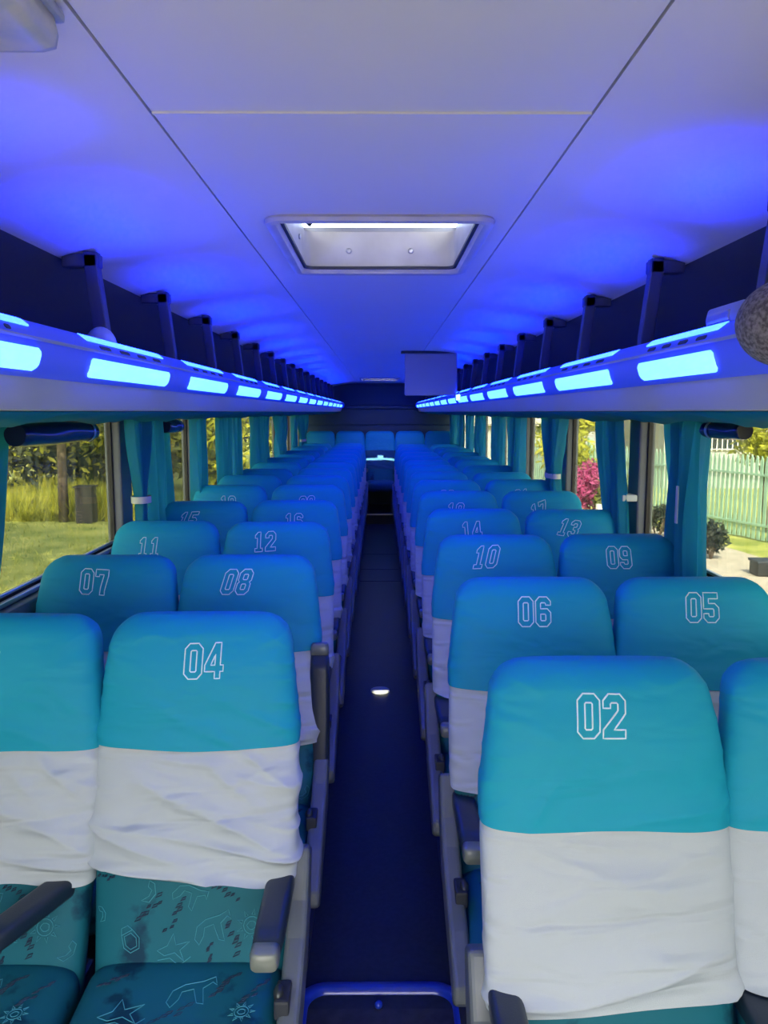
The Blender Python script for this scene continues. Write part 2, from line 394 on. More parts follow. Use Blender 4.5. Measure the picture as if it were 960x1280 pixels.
# ------------------------------------------------------------------ luggage racks
RZ = CAMZ
roll = [(.607, .060), (.598, .062), (.586, .068), (.577, .080), (.572, .095), (.571, .112), (.575, .128), (.584, .142), (.597, .152), (.615, .158), (.64, .160)]
UP = 2.1
def make_rack(sd, nm):
    root = empty('luggage_rack', (0, 0, 0))
    def px(l): return [(sd * x, RZ + z) for x, z in l]
    Y0, Y1 = .55, BACK_Y - .03
    MB().prism_y(px([(.612, .060), (.620, .030), (.632, .004), (.645, .002), (.645, .060)]), Y0, Y1).build('fascia_panel', M['rack'], root, auto=True)
    MB().prism_y(px(roll + [(.645, .150), (.645, .060)]), Y0, Y1).build('rail', M['railglow'], root, auto=True)
    MB().prism_y(px([(.645, .004), (.645, .120), (.72, .085), (XW - .01, .085), (XW - .01, .060), (.66, .060), (.66, .004)]), Y0, Y1).build('tray', M['tray'], root)
    # narrow lips along the rail
    MB().prism_y(px([(.569, .118), (.567, .121), (.569, .124), (.576, .122), (.576, .119)]), Y0, Y1).build('rail_lip', M['rail'], root)
    if sd < 0: spans = [(1.20, 1.37)] + [(1.61 + .835 * k, 2.20 + .835 * k) for k in range(13)]
    else: spans = [(1.39, 1.79)] + [(2.02 + .825 * k, 2.63 + .825 * k) for k in range(13)]
    spans = [s for s in spans if s[1] < Y1 - .1]
    def strip(z0, z1, y0, y1, off, r=.012, n=8):
        # patch following the rail profile, pushed out by off; ends rounded
        mb = MB(); zz = np.linspace(z0, z1, n)
        R = np.array(roll)
        def pt(z, o):
            i = int(np.clip(np.searchsorted(R[:, 1], z) - 1, 0, len(R) - 2)); t = (z - R[i, 1]) / (R[i + 1, 1] - R[i, 1])
            p = R[i] * (1 - t) + R[i + 1] * t; d = R[i + 1] - R[i]; nn = np.array([-d[1], d[0]]); nn = nn / np.linalg.norm(nn)
            if nn[0] > 0 and nn[1] < 0: nn = -nn
            return p + nn * o
        rings = []
        for z in zz:
            e = min(z - z0, z1 - z); k = r - math.sqrt(max(0, r * r - max(0, r - e) ** 2))
            a = pt(z, off); b = pt(z, -.004)
            rings.append([(sd * a[0], y0 + k, RZ + a[1]), (sd * a[0], y1 - k, RZ + a[1]), (sd * b[0], y1 - k, RZ + b[1]), (sd * b[0], y0 + k, RZ + b[1])])
        mb.loft(rings, True, True); return mb
    for i, (a, b) in enumerate(spans):
        strip(.070, .106, a, b, .0035).build('light_panel', M['led'], root)
        strip(.1405, .1535, a + .01, b - .01, .002, .004).build('light_slot', M['ledtop'], root)
        l = bpy.data.lights.new('rack_uplight', 'AREA'); l.shape = 'RECTANGLE'; l.size = .02; l.size_y = (b - a) - .04; l.energy = UP * (b - a) / .6; l.color = (.0, .012, 1.0); l.spread = math.radians(78)
        lo = bpy.data.objects.new('rack_uplight', l); C.objects.link(lo); lo.location = (sd * .600, (a + b) / 2, RZ + .165); lo.rotation_euler = (0, math.radians(180 - sd * -6), 0)
        # louvre marks between the two openings
        for q in range(4):
            yy = a + (b - a) * (.12 + .22 * q)
            if b - a < .3 and q > 1: continue
            strip(.128, .135, yy, yy + (b - a) * .11, .0015, .003, 4).build('louvre', M['dark'], root)
    # hangers carrying the rack from the ceiling
    k = 0; y = 1.50 if sd > 0 else 1.42
    while y < Y1 - .3:
        mb = MB()
        zt = ZC - .055 - RZ
        mb.loft([[(sd * x, yy, RZ + z) for x, yy in ((.70 + dx, y), (.735 + dx, y), (.735 + dx, y + .035), (.70 + dx, y + .035))] for dx, z in ((0, .095), (.0, .2), (.02, zt - .03), (.02, zt))])
        mb.box(*sorted((sd * .715, sd * .81)), y, y + .035, RZ + zt - .04, RZ + zt - .005, .004)
        mb.build('hanger', M['hanger'], root, bev=.008); y += .68; k += 1
    tag(root, 'long luggage rack with blue lights on the %s side of the bus' % nm, 'luggage rack', 'overhead luggage racks')
    return root
rkL = make_rack(-1, 'left'); rkR = make_rack(1, 'right')
# bare bright lamp on the right rail
o = MB().box(.560, .572, 5.75, 5.95, RZ + .085, RZ + .125, .004).build('lamp', M['ledwhite'])
tag(o, 'small bare bright lamp on the right rack rail under the hanging screen', 'lamp')

# small items on the racks
root = empty('reading_lamp', (-.635, 1.86, RZ + .15))
MB().ell((0, 0, .0), (.034, .038, .042), 24, 14).build('dome', M['rail'], root, smooth=True)
MB().prism_z([(.030 * math.cos(t * PI / 8), .030 * math.sin(t * PI / 8)) for t in range(16)], -.03, .004).build('base', M['dark'], root)
tag(root, 'small dark blue dome standing on top of the left rack rail', 'lamp')
root = empty('reading_lamp', (.66, 1.52, RZ + .15))
MB().box(-.03, .03, -.075, .075, .0, .05, .022).build('housing', M['rail'], root, smooth=True)
MB().box(-.033, -.02, -.05, .05, .014, .036, .006).build('lens', M['alu'], root)
tag(root, 'small oblong lamp housing on top of the right rack rail', 'lamp')
o = MB().ell((.604, 1.19, RZ + .130), (.078, .085, .066), 32, 20).build('end_pad', M['fuzz'], smooth=True)
tag(o, 'rounded grey-brown speckled carpet pad at the near end of the right rack', 'pad')
root = empty('ceiling_speaker', (-.485, .86, ZC - .01))
MB().box(-.125, .122, -.2, .125, -.045, .0, .034).build('housing', M['cream'], root, smooth=True)
MB().box(-.127, .124, -.202, .127, -.008, .006, .006).build('base_rim', M['rail'], root)
for i in range(5): MB().box(-.08, .07, -.14 + i * .045, -.125 + i * .045, -.048, -.043, .002).build('slot', M['dark'], root)
tag(root, 'cream rounded plastic housing on the ceiling at the top left corner', 'ceiling speaker')
# folded screen hanging from the ceiling
root = empty('ceiling_screen', (.395, 6.2, ZC))
MB().box(-.205, .195, -.02, .03, -.335, -.015, .012).build('screen_case', M['board'], root)
MB().box(-.235, .2, -.035, .045, -.018, .0, .005).build('mounting_bracket', M['dark'], root)
tag(root, 'plain grey flip-down screen hanging from the ceiling on the right', 'screen')

# ------------------------------------------------------------------ valances, curtains, rolled shades
def valance(sd, nm):
    ny = 900; mb = MB(); rings = []
    for i in range(ny + 1):
        y = .55 + (BACK_Y - .6) * i / ny
        w_ = lambda p: math.sin(y * 21 + p) * .5 + math.sin(y * 47 + 2 * p) * .3 + math.sin(y * 9.3 + 3 * p) * .5
        rings.append([(sd * .650, y, RZ - .002), (sd * .76, y, RZ - .020 + .012 * w_(1)), (sd * .90, y, RZ - .022 + .015 * w_(2.2)), (sd * 1.02, y, RZ - .016 + .012 * w_(3.1)),
                      (sd * (1.10 + .01 * w_(0)), y, RZ - .028 + .010 * w_(4)), (sd * 1.185, y, RZ - .028 + .008 * w_(5)), (sd * 1.195, y, RZ + .001), (sd * .650, y, RZ + .001)])
    mb.loft(rings, True, True)
    o = mb.build('valance', M['curtain'], smooth=True); tag(o, 'gathered teal cloth valance under the %s rack' % nm, 'valance', 'cloth valances'); return o
valance(-1, 'left'); valance(1, 'right')

def curtain(sd, y0, y1, label, tie=None, lean=0.0, seed=0, zb=.90, folds=None, toplean=0, x=1.13, nb=1.0):
    r = random.Random(seed); W = y1 - y0; n = folds or max(3, int(W / .075)); cols = n * 10; rows = 26
    root = empty('curtain', (sd * x, (y0 + y1) / 2, zb)); ph = [r.uniform(0, 6) for _ in range(6)]
    ztop = RZ - .015; amp = min(.040, .60 * W / n); mb = MB(); vs = []; fs = []
    for j in range(rows + 1):
        t = j / rows; z = zb + (ztop - zb) * t
        if tie is None: s = 1 - .12 * math.sin(t * PI) ; c = 0
        else:
            d = (z - (RZ - .41)) / .30; g = math.exp(-d * d * 2.2); s = 1 - .62 * g; c = tie * W * .5 * g * .6
        s *= nb + (1 - nb) * t ** .7; c += lean * (1 - t) ** 1.3
        for i in range(cols + 1):
            u = i / cols; q = (u - .5) * W * s + c + .01 * math.sin(6 * t + ph[0] + u * 5)
            a = amp * (.75 + .25 * math.sin(u * 11 + ph[1])) * (1 if tie is None else .6 + .4 * s)
            xx = a * math.sin(2 * PI * n * (u + .03 * math.sin(3 * t + ph[2]) ) + ph[3]) + .3 * a * math.sin(2 * PI * n * 2.3 * u + ph[4] + 2 * t)
            vs.append((-sd * xx, q, z - zb))
        
    m_ = cols + 1
    for j in range(rows):
        for i in range(cols): fs.append((j * m_ + i, j * m_ + i + 1, (j + 1) * m_ + i + 1, (j + 1) * m_ + i))
    mb.add(vs, fs); mb.build('cloth', M['curtain'], root, smooth=True)
    if tie is not None:
        zt = RZ - .41 - zb; c = tie * W * .5 * .6 ; hw = W * .38 / 2 + .018
        mb = MB(); mb.loft([[(.045 * math.cos(a) * 1.0, c + hw * math.sin(a), zt + dz) for a in [2 * PI * k / 20 for k in range(20)]] for dz in (-.016, .016)], True, False)
        mb.build('tie_band', M['band'], root, smooth=True)
    tag(root, label, 'curtain', 'teal window curtains')
    return root
side = {-1: 'left', 1: 'right'}
curtain(-1, 2.02, 2.42, 'teal curtain at the near edge of the first left window, cut by the photo edge', lean=-.25, seed=1)
curtain(-1, 3.66, 3.88, 'teal curtain tied with a pale band on the first post of the left side', tie=0, seed=2)
curtain(-1, 3.90, 4.22, 'dark teal curtain hanging loose just behind the first left post', tie=None, seed=3, lean=.03)
curtain(-1, 4.86, 5.12, 'teal curtain at the second left post', seed=4, lean=-.03)
curtain(-1, 5.64, 6.0, 'teal curtain just behind the second left post, past a slit of daylight', seed=5)
curtain(-1, 6.08, 6.40, 'teal curtain before the third left window slit', seed=6)
curtain(-1, 7.1, 7.5, 'teal curtain just past the third left post', seed=7)
curtain(-1, 7.55, 8.0, 'teal curtain at the fourth left post', seed=8)
curtain(-1, 8.75, 9.6, 'wide teal curtain over the fifth left window', seed=9)
curtain(-1, 10.35, 10.8, 'teal curtain beside the narrow light slit near the left rear', seed=10)
curtain(-1, 10.98, 12.4, 'last teal curtain at the left rear of the bus', seed=11, tie=.2)
curtain(1, 2.74, 3.12, 'broad teal curtain with a pale stripe in the first right window', seed=12, lean=-.02, zb=.88)
curtain(1, 2.92, 3.14, 'dark narrow teal curtain swept back behind the broad right one', seed=13, lean=-.14, x=1.16)
curtain(1, 3.74, 4.14, 'teal curtain swept to the first right post by a pale band', seed=14, lean=-.26, folds=5, nb=.4)
curtain(1, 4.92, 5.55, 'teal curtain pinched at its waist at the second right post', seed=15, tie=-.1)
curtain(1, 6.30, 6.90, 'teal curtain past the slit of daylight and pink bush on the right', seed=16)
curtain(1, 7.35, 7.95, 'teal curtain at the fourth right window', seed=17)
curtain(1, 8.7, 9.3, 'teal curtain at the fifth right window', seed=18)
curtain(1, 9.95, 10.35, 'teal curtain between two thin light slits at the right rear', seed=19)
curtain(1, 11.0, 11.5, 'teal curtain at the last light slit of the right rear', seed=20)
curtain(1, 11.9, 12.6, 'last teal curtain at the right rear of the bus', seed=21)
o = MB().box(1.070, 1.074, 2.855, 2.875, 1.30, 1.435).build('cloth_tab', M['band']); tag(o, 'pale upright tab on the broad right curtain', 'tab')
o = MB().box(1.13, 1.20, 3.70, 3.80, 1.285, 1.315, .006).build('curtain_band', M['band']); tag(o, 'pale band holding the curtain to the first right post', 'curtain band')
def rolled(sd, y0, y1, r, z, x, label):
    root = empty('rolled_sunshade', (sd * x, (y0 + y1) / 2, z)); L = (y1 - y0) / 2
    mb = MB(); rings = []
    for i in range(25):
        y = -L + 2 * L * i / 24; e = 1 if 0 < i < 24 else .9
        rings.append([(math.cos(a) * r * e * (1 + .05 * math.sin(3 * a + i * .4)), y, math.sin(a) * r * e * (1 + .05 * math.cos(2 * a + i * .3))) for a in [2 * PI * k / 24 for k in range(24)]])
    mb.loft(rings); mb.build('roll', M['shade'], root, auto=True)
    mb = MB(); mb.loft([[(math.cos(a) * r * 1.07, y, math.sin(a) * r * 1.07) for a in [2 * PI * k / 24 for k in range(24)]] for y in (L - .07, L - .05)], True, False)
    mb.build('strap', M['alu'], root, smooth=True)
    tag(root, label, 'sunshade', 'rolled sunshades')
rolled(-1, 2.36, 2.98, .036, RZ - .070, 1.07, 'dark blue rolled sunshade at the top of the first left window')
rolled(-1, 4.08, 4.36, .034, RZ - .075, 1.09, 'small dark rolled sunshade at the top of the second left window')
rolled(1, 2.46, 2.75, .028, RZ - .060, 1.12, 'dark rolled sunshade at the top of the first right window')

# ------------------------------------------------------------------ seats
ZB, ZT = .36, 1.191
def ss(a, b, x): t = np.clip((x - a) / (b - a), 0, 1); return t * t * (3 - 2 * t)
def Wf(z, off=0):
    w_ = np.interp(z, [.30, .43, .62, .80, .95, 1.06, 1.20], [.222, .228, .236, .238, .235, .223, .203]) + off
    r = .066; t = np.clip((z - (ZT + off - r)) / r, 0, .9999); return w_ - r * (1 - np.sqrt(1 - t * t))
def Df(z, off=0):
    d = np.interp(z, [.30, .43, .65, .85, 1.0, 1.10, 1.2], [.055, .058, .062, .058, .060, .058, .05]) + off
    r = .045; t = np.clip((z - (ZT + off - r)) / r, 0, .9999); return np.maximum(.004, d - .9 * d * (1 - np.sqrt(1 - t * t)))
def Yc(z): return -.22 * (1.19 - z) / .76 + .062 - .012 * np.exp(-((z - 1.07) / .09) ** 2)
NE = 3.4
def front_y(x, z, off=0):
    x = np.asarray(x, float); W = Wf(z, off); D = Df(z, off)
    return Yc(z) - D * np.clip(1 - np.abs(x / W) ** NE, 0, 1) ** (1 / NE)
def shell(z0f, z1, off, nu, nv, wr=None, top=True, inner=False):
    """closed tube around the backrest from z0f(x) up to z1"""
    th = np.linspace(0, 2 * PI, nu, endpoint=False); vs = []; fs = []
    for j in range(nv + 1):
        t = j / nv
        if top: t = 1 - (1 - t) ** 1.5
        for a in th:
            ca, sa = math.cos(a), math.sin(a)
            ux = math.copysign(abs(ca) ** (2 / NE), ca); uy = math.copysign(abs(sa) ** (2 / NE), sa)
            zl = z0f(ux); z = zl + (z1 - zl) * t
            W = Wf(z, off); D = Df(z, off); x = ux * W; y = uy * D
            if wr is not None:
                dd = wr(x, z, uy); y += dd * min(0, uy) * 1.0; x += dd * .5 * ux * (abs(ux) > .8)
            vs.append((x, float(Yc(z) + y), z))
    for j in range(nv):
        for i in range(nu):
            a = j * nu + i; b = j * nu + (i + 1) % nu; fs.append((a, b, b + nu, a + nu))
    if top: fs.append(tuple(nv * nu + i for i in range(nu)))
    mb = MB(); mb.add(vs, fs); return mb
def ridge(p, s=3.0): return (1 - abs(math.sin(p))) ** s
def nz(x, z, s):
    return math.sin(x * 13 + s) * math.cos(z * 11 + 1.7 * s) + .6 * math.sin(x * 27 + z * 19 + 2.1 * s) + .4 * math.cos(z * 41 - x * 17 + 3 * s)
def bord(z): return float(ss(.0, .028, abs(z - .908)))
def wr_teal(s, amp=1.0):
    sg = 1 if s % 2 else -1
    def f(x, z, uy):
        lo = float(ss(1.05, .93, z)); hi = float(ss(1.12, 1.17, z))
        a = .0015 * nz(x, z, s)
        a += .0065 * lo * ridge(26 * (z + sg * .55 * x) + 1.3 * nz(x * .4, z * .4, s), 2.5)
        a += .0030 * hi * ridge(24 * (x * .7 - sg * z) + nz(x, z, s + 2))
        a *= .25 + .75 * bord(z); e = float(ss(.15, .23, abs(x))) * bord(z); a += .003 * e * ridge(60 * z + 14 * abs(x) + nz(x, z, s), 2)
        return a * amp
    return f
def wr_white(s, amp=1.0, style=0):
    def f(x, z, uy):
        a = .002 * nz(x, z, s)
        if style == 0:     # diagonal pulls from the upper left to the lower right, gathered low
            m = float(ss(.90, .80, z)); lo = float(ss(.80, .66, z))
            a += .014 * m * ridge(24 * (z + .42 * x) + .55 * nz(x * .5, z * .5, s), 1.8)
            a += .015 * lo * ridge(44 * (z + .22 * x + .25 * x * x) + .8 * nz(x * .3, z * .3, s + 1), 2.2)
            r_ = float(ss(-.05, .1, x)) * float(ss(.72, .86, z)); a += .010 * r_ * ridge(40 * (x * .8 + .75 * z) + .7 * nz(x * .3, z * .3, s), 1.6)
        else:              # almost smooth, level dents right of the middle
            rr = math.exp(-((x - .07) / .12) ** 2) * float(ss(.90, .84, z))
            a += .013 * rr * ridge(24 * (z - .10 * x) + .5 * nz(x * .5, z * .5, s), 1.2)
            lo = float(ss(.70, .64, z)); a += .018 * lo * ridge(38 * (z - .22 * x) + .6 * nz(x * .3, z * .3, s), 1.6)
            up = float(ss(.84, .91, z)) * (1 if abs(x) < .22 else 0); a += .0022 * up * ridge(34 * (x * .8 + z * (.8 if x > 0 else -.8)), 2)
        return a * amp * bord(z)
    return f
G = {
 '0': [[(1.5,0),(4.5,0),(6,1.5),(6,8.5),(4.5,10),(1.5,10),(0,8.5),(0,1.5)], [(2.3,2),(3.7,2),(4,2.3),(4,7.7),(3.7,8),(2.3,8),(2,7.7),(2,2.3)]],
 '1': [[(.8,0),(5.2,0),(5.2,1.8),(4,1.8),(4,10),(2.4,10),(.8,8.4),(.8,7),(2.1,7),(2.1,1.8),(.8,1.8)]],
 '2': [[(0,0),(6,0),(6,2),(2.9,2),(6,5.6),(6,8.5),(4.5,10),(1.5,10),(0,8.5),(0,6.8),(2,6.8),(2,7.7),(2.3,8),(3.7,8),(4,7.7),(4,6.3),(0,2)]],
 '3': [[(1.5,0),(4.5,0),(6,1.5),(6,4.3),(5.3,5),(6,5.7),(6,8.5),(4.5,10),(1.5,10),(0,8.5),(0,7),(2,7),(2,7.7),(2.3,8),(3.7,8),(4,7.7),(4,6.2),(3.7,5.9),(2.4,5.9),(2.4,4.1),(3.7,4.1),(4,3.8),(4,2.3),(3.7,2),(2.3,2),(2,2.3),(2,3),(0,3),(0,1.5)]],
 '4': [[(3.4,0),(5.2,0),(5.2,2),(6.2,2),(6.2,3.8),(5.2,3.8),(5.2,10),(3.2,10),(0,3.8),(0,2),(3.4,2)], [(2,3.8),(3.4,3.8),(3.4,6.8)]],
 '5': [[(1.5,0),(4.5,0),(6,1.5),(6,5),(4.5,6.4),(2,6.4),(2,8),(5.6,8),(5.6,10),(0,10),(0,4.6),(3.7,4.6),(4,4.3),(4,2.3),(3.7,2),(2.3,2),(2,2.3),(2,3),(0,3),(0,1.5)]],
 '6': [[(1.5,0),(4.5,0),(6,1.5),(6,4.7),(4.7,6),(2,6),(2,7.7),(2.3,8),(3.7,8),(4,7.7),(4,7.2),(6,7.2),(6,8.5),(4.5,10),(1.5,10),(0,8.5),(0,1.5)], [(2.3,2),(3.7,2),(4,2.3),(4,3.9),(3.7,4.2),(2,4.2),(2,2.3)]],
 '7': [[(2.6,0),(4.8,0),(4.8,1.8),(6,7.6),(6,10),(0,10),(0,7.2),(1.8,7.2),(1.8,8),(3.9,8),(2.8,3)]],
 '8': [[(1.5,0),(4.5,0),(6,1.5),(6,4.3),(5.3,5),(6,5.7),(6,8.5),(4.5,10),(1.5,10),(0,8.5),(0,5.7),(.7,5),(0,4.3),(0,1.5)], [(2.3,2),(3.7,2),(4,2.3),(4,3.9),(3.7,4.2),(2.3,4.2),(2,3.9),(2,2.3)], [(2.3,5.9),(3.7,5.9),(4,6.2),(4,7.7),(3.7,8),(2.3,8),(2,7.7),(2,6.2)]],
}
G['9'] = [[(6 - x, 10 - y) for x, y in p] for p in G['6']]
def ribbon(mb, pts, hw, surf, closed=True, step=.006, lift=.0018):
    """flat raised stitch line along 2-D pts laid on the surface surf(x,z)->y"""
    P = [Vector(p) for p in pts]; Q = []
    m = len(P) if closed else len(P) - 1
    for i in range(m):
        a = P[i]; b = P[(i + 1) % len(P)]; k = max(1, int((b - a).length / step))
        for t in range(k): Q.append(a.lerp(b, t / k))
    if not closed: Q.append(P[-1])
    n = len(Q); rings = []
    for i in range(n):
        p0 = Q[(i - 1) % n] if closed or i else Q[0]; p1 = Q[(i + 1) % n] if closed or i < n - 1 else Q[-1]
        d = (p1 - p0); d = d.normalized() if d.length > 1e-9 else Vector((1, 0)); nn = Vector((-d.y, d.x)) * hw; q = Q[i]
        r = []
        for s_, l in ((1, 0), (.5, lift), (-.5, lift), (-1, 0)):
            x, z = q + nn * s_; r.append((x, float(surf(x, z)) - l, z))
        rings.append(r)
    if closed: rings.append(rings[0])
    mb.loft(rings, False, False)
def number_mesh(txt, rot=0, slant=0, size=.0078, cx=0, cz=1.103, off=.009, wr=None):
    mb = MB(); c, s = math.cos(rot), math.sin(rot)
    def surf(x, z):
        y = float(front_y(x, z, off)) 
        if wr: y -= wr(x, z, -1)
        return y - .0006
    wtot = 13.2 if '1' not in txt[1:] else 12.2
    for k, ch in enumerate(txt):
        for poly in G[ch]:
            pts = []
            for x, y in poly:
                X_ = (x + k * 6.9 - wtot / 2) * .92 * size; Y_ = (y - 5) * size; X_ += slant * Y_
                pts.append((cx + X_ * c - Y_ * s, cz + X_ * s + Y_ * c))
            ribbon(mb, pts, .0016, surf)
    return mb.mesh('number', M['thread'])
# doodles printed on the seat cloth
def doodle(kind, cx, cz, s, rot):
    L = []
    if kind == 'sun':
        L.append(([(math.cos(a) * .5, math.sin(a) * .5) for a in [2 * PI * k / 14 for k in range(14)]], True))
        L.append(([(math.cos(a) * .25 * (1 + .2 * (k % 2)), math.sin(a) * .25) for k, a in enumerate([2 * PI * q / 10 for q in range(10)])], True))
        for k in range(9):
            a = 2 * PI * k / 9; L.append(([(math.cos(a - .16) * .62, math.sin(a - .16) * .62), (math.cos(a) * .95, math.sin(a) * .95), (math.cos(a + .16) * .62, math.sin(a + .16) * .62)], True))
    elif kind == 'pot':
        L.append(([(-.6, -.3), (-.3, -.8), (.4, -.8), (.7, -.2), (.5, .5), (-.4, .5)], True)); L.append(([(-.4, -.2), (-.2, -.6), (.3, -.6), (.5, -.1), (.3, .35), (-.25, .35)], True)); L.append(([(-.4, .5), (-.2, .9), (.3, .9), (.5, .5)], False))
    elif kind == 'beast':
        L.append(([(-1, -.4), (-.8, -.7), (-.5, -.3), (-.4, .1), (.1, .2), (.3, -.6), (.6, -.7), (.5, .2), (.9, .5), (1.1, .3), (1, .8), (.5, .6), (-.3, .5), (-.8, .2)], True))
    elif kind == 'bird':
        L.append(([(-1, 0), (-.4, .2), (0, .8), (.1, .2), (.9, .3), (.3, -.1), (.5, -.7), (0, -.2), (-.6, -.3)], True)); L.append(([(-1, -.5), (-.3, -.45), (.2, -.9), (.9, -.5)], False))
    elif kind == 'hook':
        L.append(([(-.9, -.2), (-.5, -.6), (.2, -.4), (.5, .2), (.3, .6), (.0, .3), (.1, -.05), (-.3, -.25)], True))
    c, n_ = math.cos(rot), math.sin(rot)
    return [([(cx + s * (x * c - y * n_), cz + s * (x * n_ + y * c)) for x, y in p], cl) for p, cl in L]
def smudge(cx, cz, s, rot, rr):
    L = []
    for k in range(7):
        t = (k - 3) / 3; x = t * s + rr.uniform(-.1, .1) * s; y = rr.uniform(-.2, .2) * s; c, n_ = math.cos(rot), math.sin(rot)
        X_ = cx + x * c - y * n_; Z_ = cz + x * n_ + y * c; q = s * rr.uniform(.14, .26)
        L.append(([(X_ - q, Z_ - q * .5), (X_ + q * .6, Z_ + q * .1), (X_ + q, Z_ + q * .9), (X_ - q * .2, Z_ + q * .5)], True))
    return L
def prints(surf, spots, name, mtl, hw=.0009, swap=False):
    mb = MB()
    for pts, cl in spots: ribbon(mb, pts, hw, surf, cl, .008, .0009)
    if swap: mb.v = [(x, z, y) for x, y, z in mb.v]      # laid flat on the cushion
    return mb.mesh(name, mtl)

# cushion: rounded slab
def cush_top(x, y):          # height of the cushion top
    return .452 + .012 * np.exp(-((y + .55) / .10) ** 2) - .012 * np.exp(-(x / .14) ** 2) * np.exp(-((y + .38) / .12) ** 2)
def cushion_mesh():
    mb = MB(); rings = []; ny = 22; y0, y1 = -.70, -.17; n = 40
    for j in range(ny + 1):
        t = j / ny; y = y0 + (y1 - y0) * t; r = .05
        e = min(y - y0, y1 - y); k = 1 - math.sqrt(max(0, 1 - (1 - min(1, e / r)) ** 2)); W = .226 - .03 * k; zt = cush_top(0, y); Hh = .075 - .035 * k
        ring = []
        for i in range(n):
            a = 2 * PI * i / n; ca, sa = math.cos(a), math.sin(a)
            x = W * math.copysign(abs(ca) ** .45, ca); z = (zt - .075) + Hh * math.copysign(abs(sa) ** .6, sa)
            if sa > 0: z += float(cush_top(x, y) - cush_top(0, y)) * sa
            ring.append((x, y, z))
        rings.append(ring)
    mb.loft(rings); return mb.mesh('cushion', M['seatcloth'], True)
me_cush = cushion_mesh()
me_core = shell(lambda u: .34, ZT - .004, -.004, 40, 24).mesh('backrest', M['seatcloth'], True)
def cover_meshes(s, nu, nv, style=0, amp=1.0, bot=None):
    wt = wr_teal(s, amp); ww = wr_white(s, amp, style)
    bot = bot or (lambda u: .622 - .012 * u + .006 * math.sin(5 * u + s))
    a = shell(lambda u: .905 + .003 * math.sin(4 * u + s), ZT + .009, .0095, nu, nv, wt).mesh('cover', M['teal'], True)
    b = shell(bot, .913, .006, nu, int(nv * 1.2), ww, top=False).mesh('cover_skirt', M['white'], True)
    return a, b, wt
far_cov = [cover_meshes(s, 64, 22, s % 2, 1.0) for s in range(4)]
near_cov = {'04': cover_meshes(11, 220, 80, 0, 1.25, lambda u: .628 - .018 * u + .004 * math.sin(6 * u)),
            '02': cover_meshes(14, 220, 80, 1, 1.1, lambda u: .60 + .02 * u),
            '03': cover_meshes(13, 180, 60, 0, 1.1), '01': cover_meshes(16, 180, 60, 1, 1.0), '06': cover_meshes(18, 140, 50, 1, .7)}
# armrest, side panel, legs (built for the inner side x<0 .. mirrored by sign)
def arm_mesh():
    mb = MB(); rings = []
    for y, h, w_, z in ((-.36, .042, .058, .0), (-.30, .046, .064, .002), (-.15, .046, .064, .0), (-.02, .044, .060, -.006), (.02, .036, .05, -.012)):
        rings.append([(px, y, z + pz) for px, pz in rrect(-w_ / 2, w_ / 2, -h, 0, .014, 4)])
    mb.loft(rings); return mb.mesh('armrest', M['navy'], True)
def cap_mesh():
    mb = MB(); rings = []
    for y, k in ((-.395, .8), (-.390, .92), (-.38, 1), (-.357, 1)):
        rings.append([(px * k, y, -.021 + (pz + .021) * k) for px, pz in rrect(-.0295, .0295, -.043, .001, .012, 4)])
    mb.loft(rings); return mb.mesh('armrest_cap', M['cap'], True)
me_arm = arm_mesh(); me_cap = cap_mesh()
for m_ in (me_arm, me_cap): pass
def side_mesh():
    path = [(-.05, .655), (-.075, .60), (-.11, .54), (-.18, .475), (-.29, .425), (-.42, .385), (-.545, .335)]; wd = [.035, .045, .048, .050, .050, .046, .036]
    P = [Vector(p) for p in path]; L = []; R = []
    for i, p in enumerate(P):
        d = (P[min(i + 1, len(P) - 1)] - P[max(0, i - 1)]).normalized(); nn = Vector((-d.y, d.x))
        L.append(p + nn * wd[i]); R.append(p - nn * wd[i])
    prof = L + [Vector((-.565, .33))] + R[::-1]
    mb = MB(); mb.loft([[(x, p.x + (0 if 0 < k < 3 else .0) , p.y) for p in prof] for k, x in enumerate((-.024, .024))]); return mb
def seat_template():
    pass
me_side = side_mesh().mesh('side_panel', M['panel'])
mb = MB(); mb.box(-.02, .02, -.62, -.06, .30, .36, .01); mb.box(-.018, .018, -.58, -.53, .012, .31); mb.box(-.018, .018, -.16, -.11, .012, .31); mb.box(-.03, .03, -.62, -.06, 0, .016)
me_leg = mb.mesh('leg_frame', M['metal'])
mb = MB(); mb.box(-.20, .20, -.62, -.10, .30, .36, .01); me_pan = mb.mesh('seat_pan', M['dark'])
mb = MB(); mb.ell((0, 0, 0), (.012, .020, .016), 14, 10); me_lever = mb.mesh('lever', M['metal'], True)
mb = MB(); mb.box(-.016, .016, -.035, .035, -.022, .022, .006); me_recess = mb.mesh('lever_recess', M['dark'])
mb = MB(); mb.tube([(-.03, 0, 0), (.03, 0, 0)], .024, 14); me_pivot = mb.mesh('armrest_pivot', M['navy'], True)
_t = far_cov[0][1].copy(); _t.materials.clear(); _t.materials.append(mat('rear_cloth', (.010, .11, .18), .7)); _u = me_cush.copy(); _u.materials.clear(); _u.materials.append(bpy.data.materials['rear_cloth']); me_rear = _t
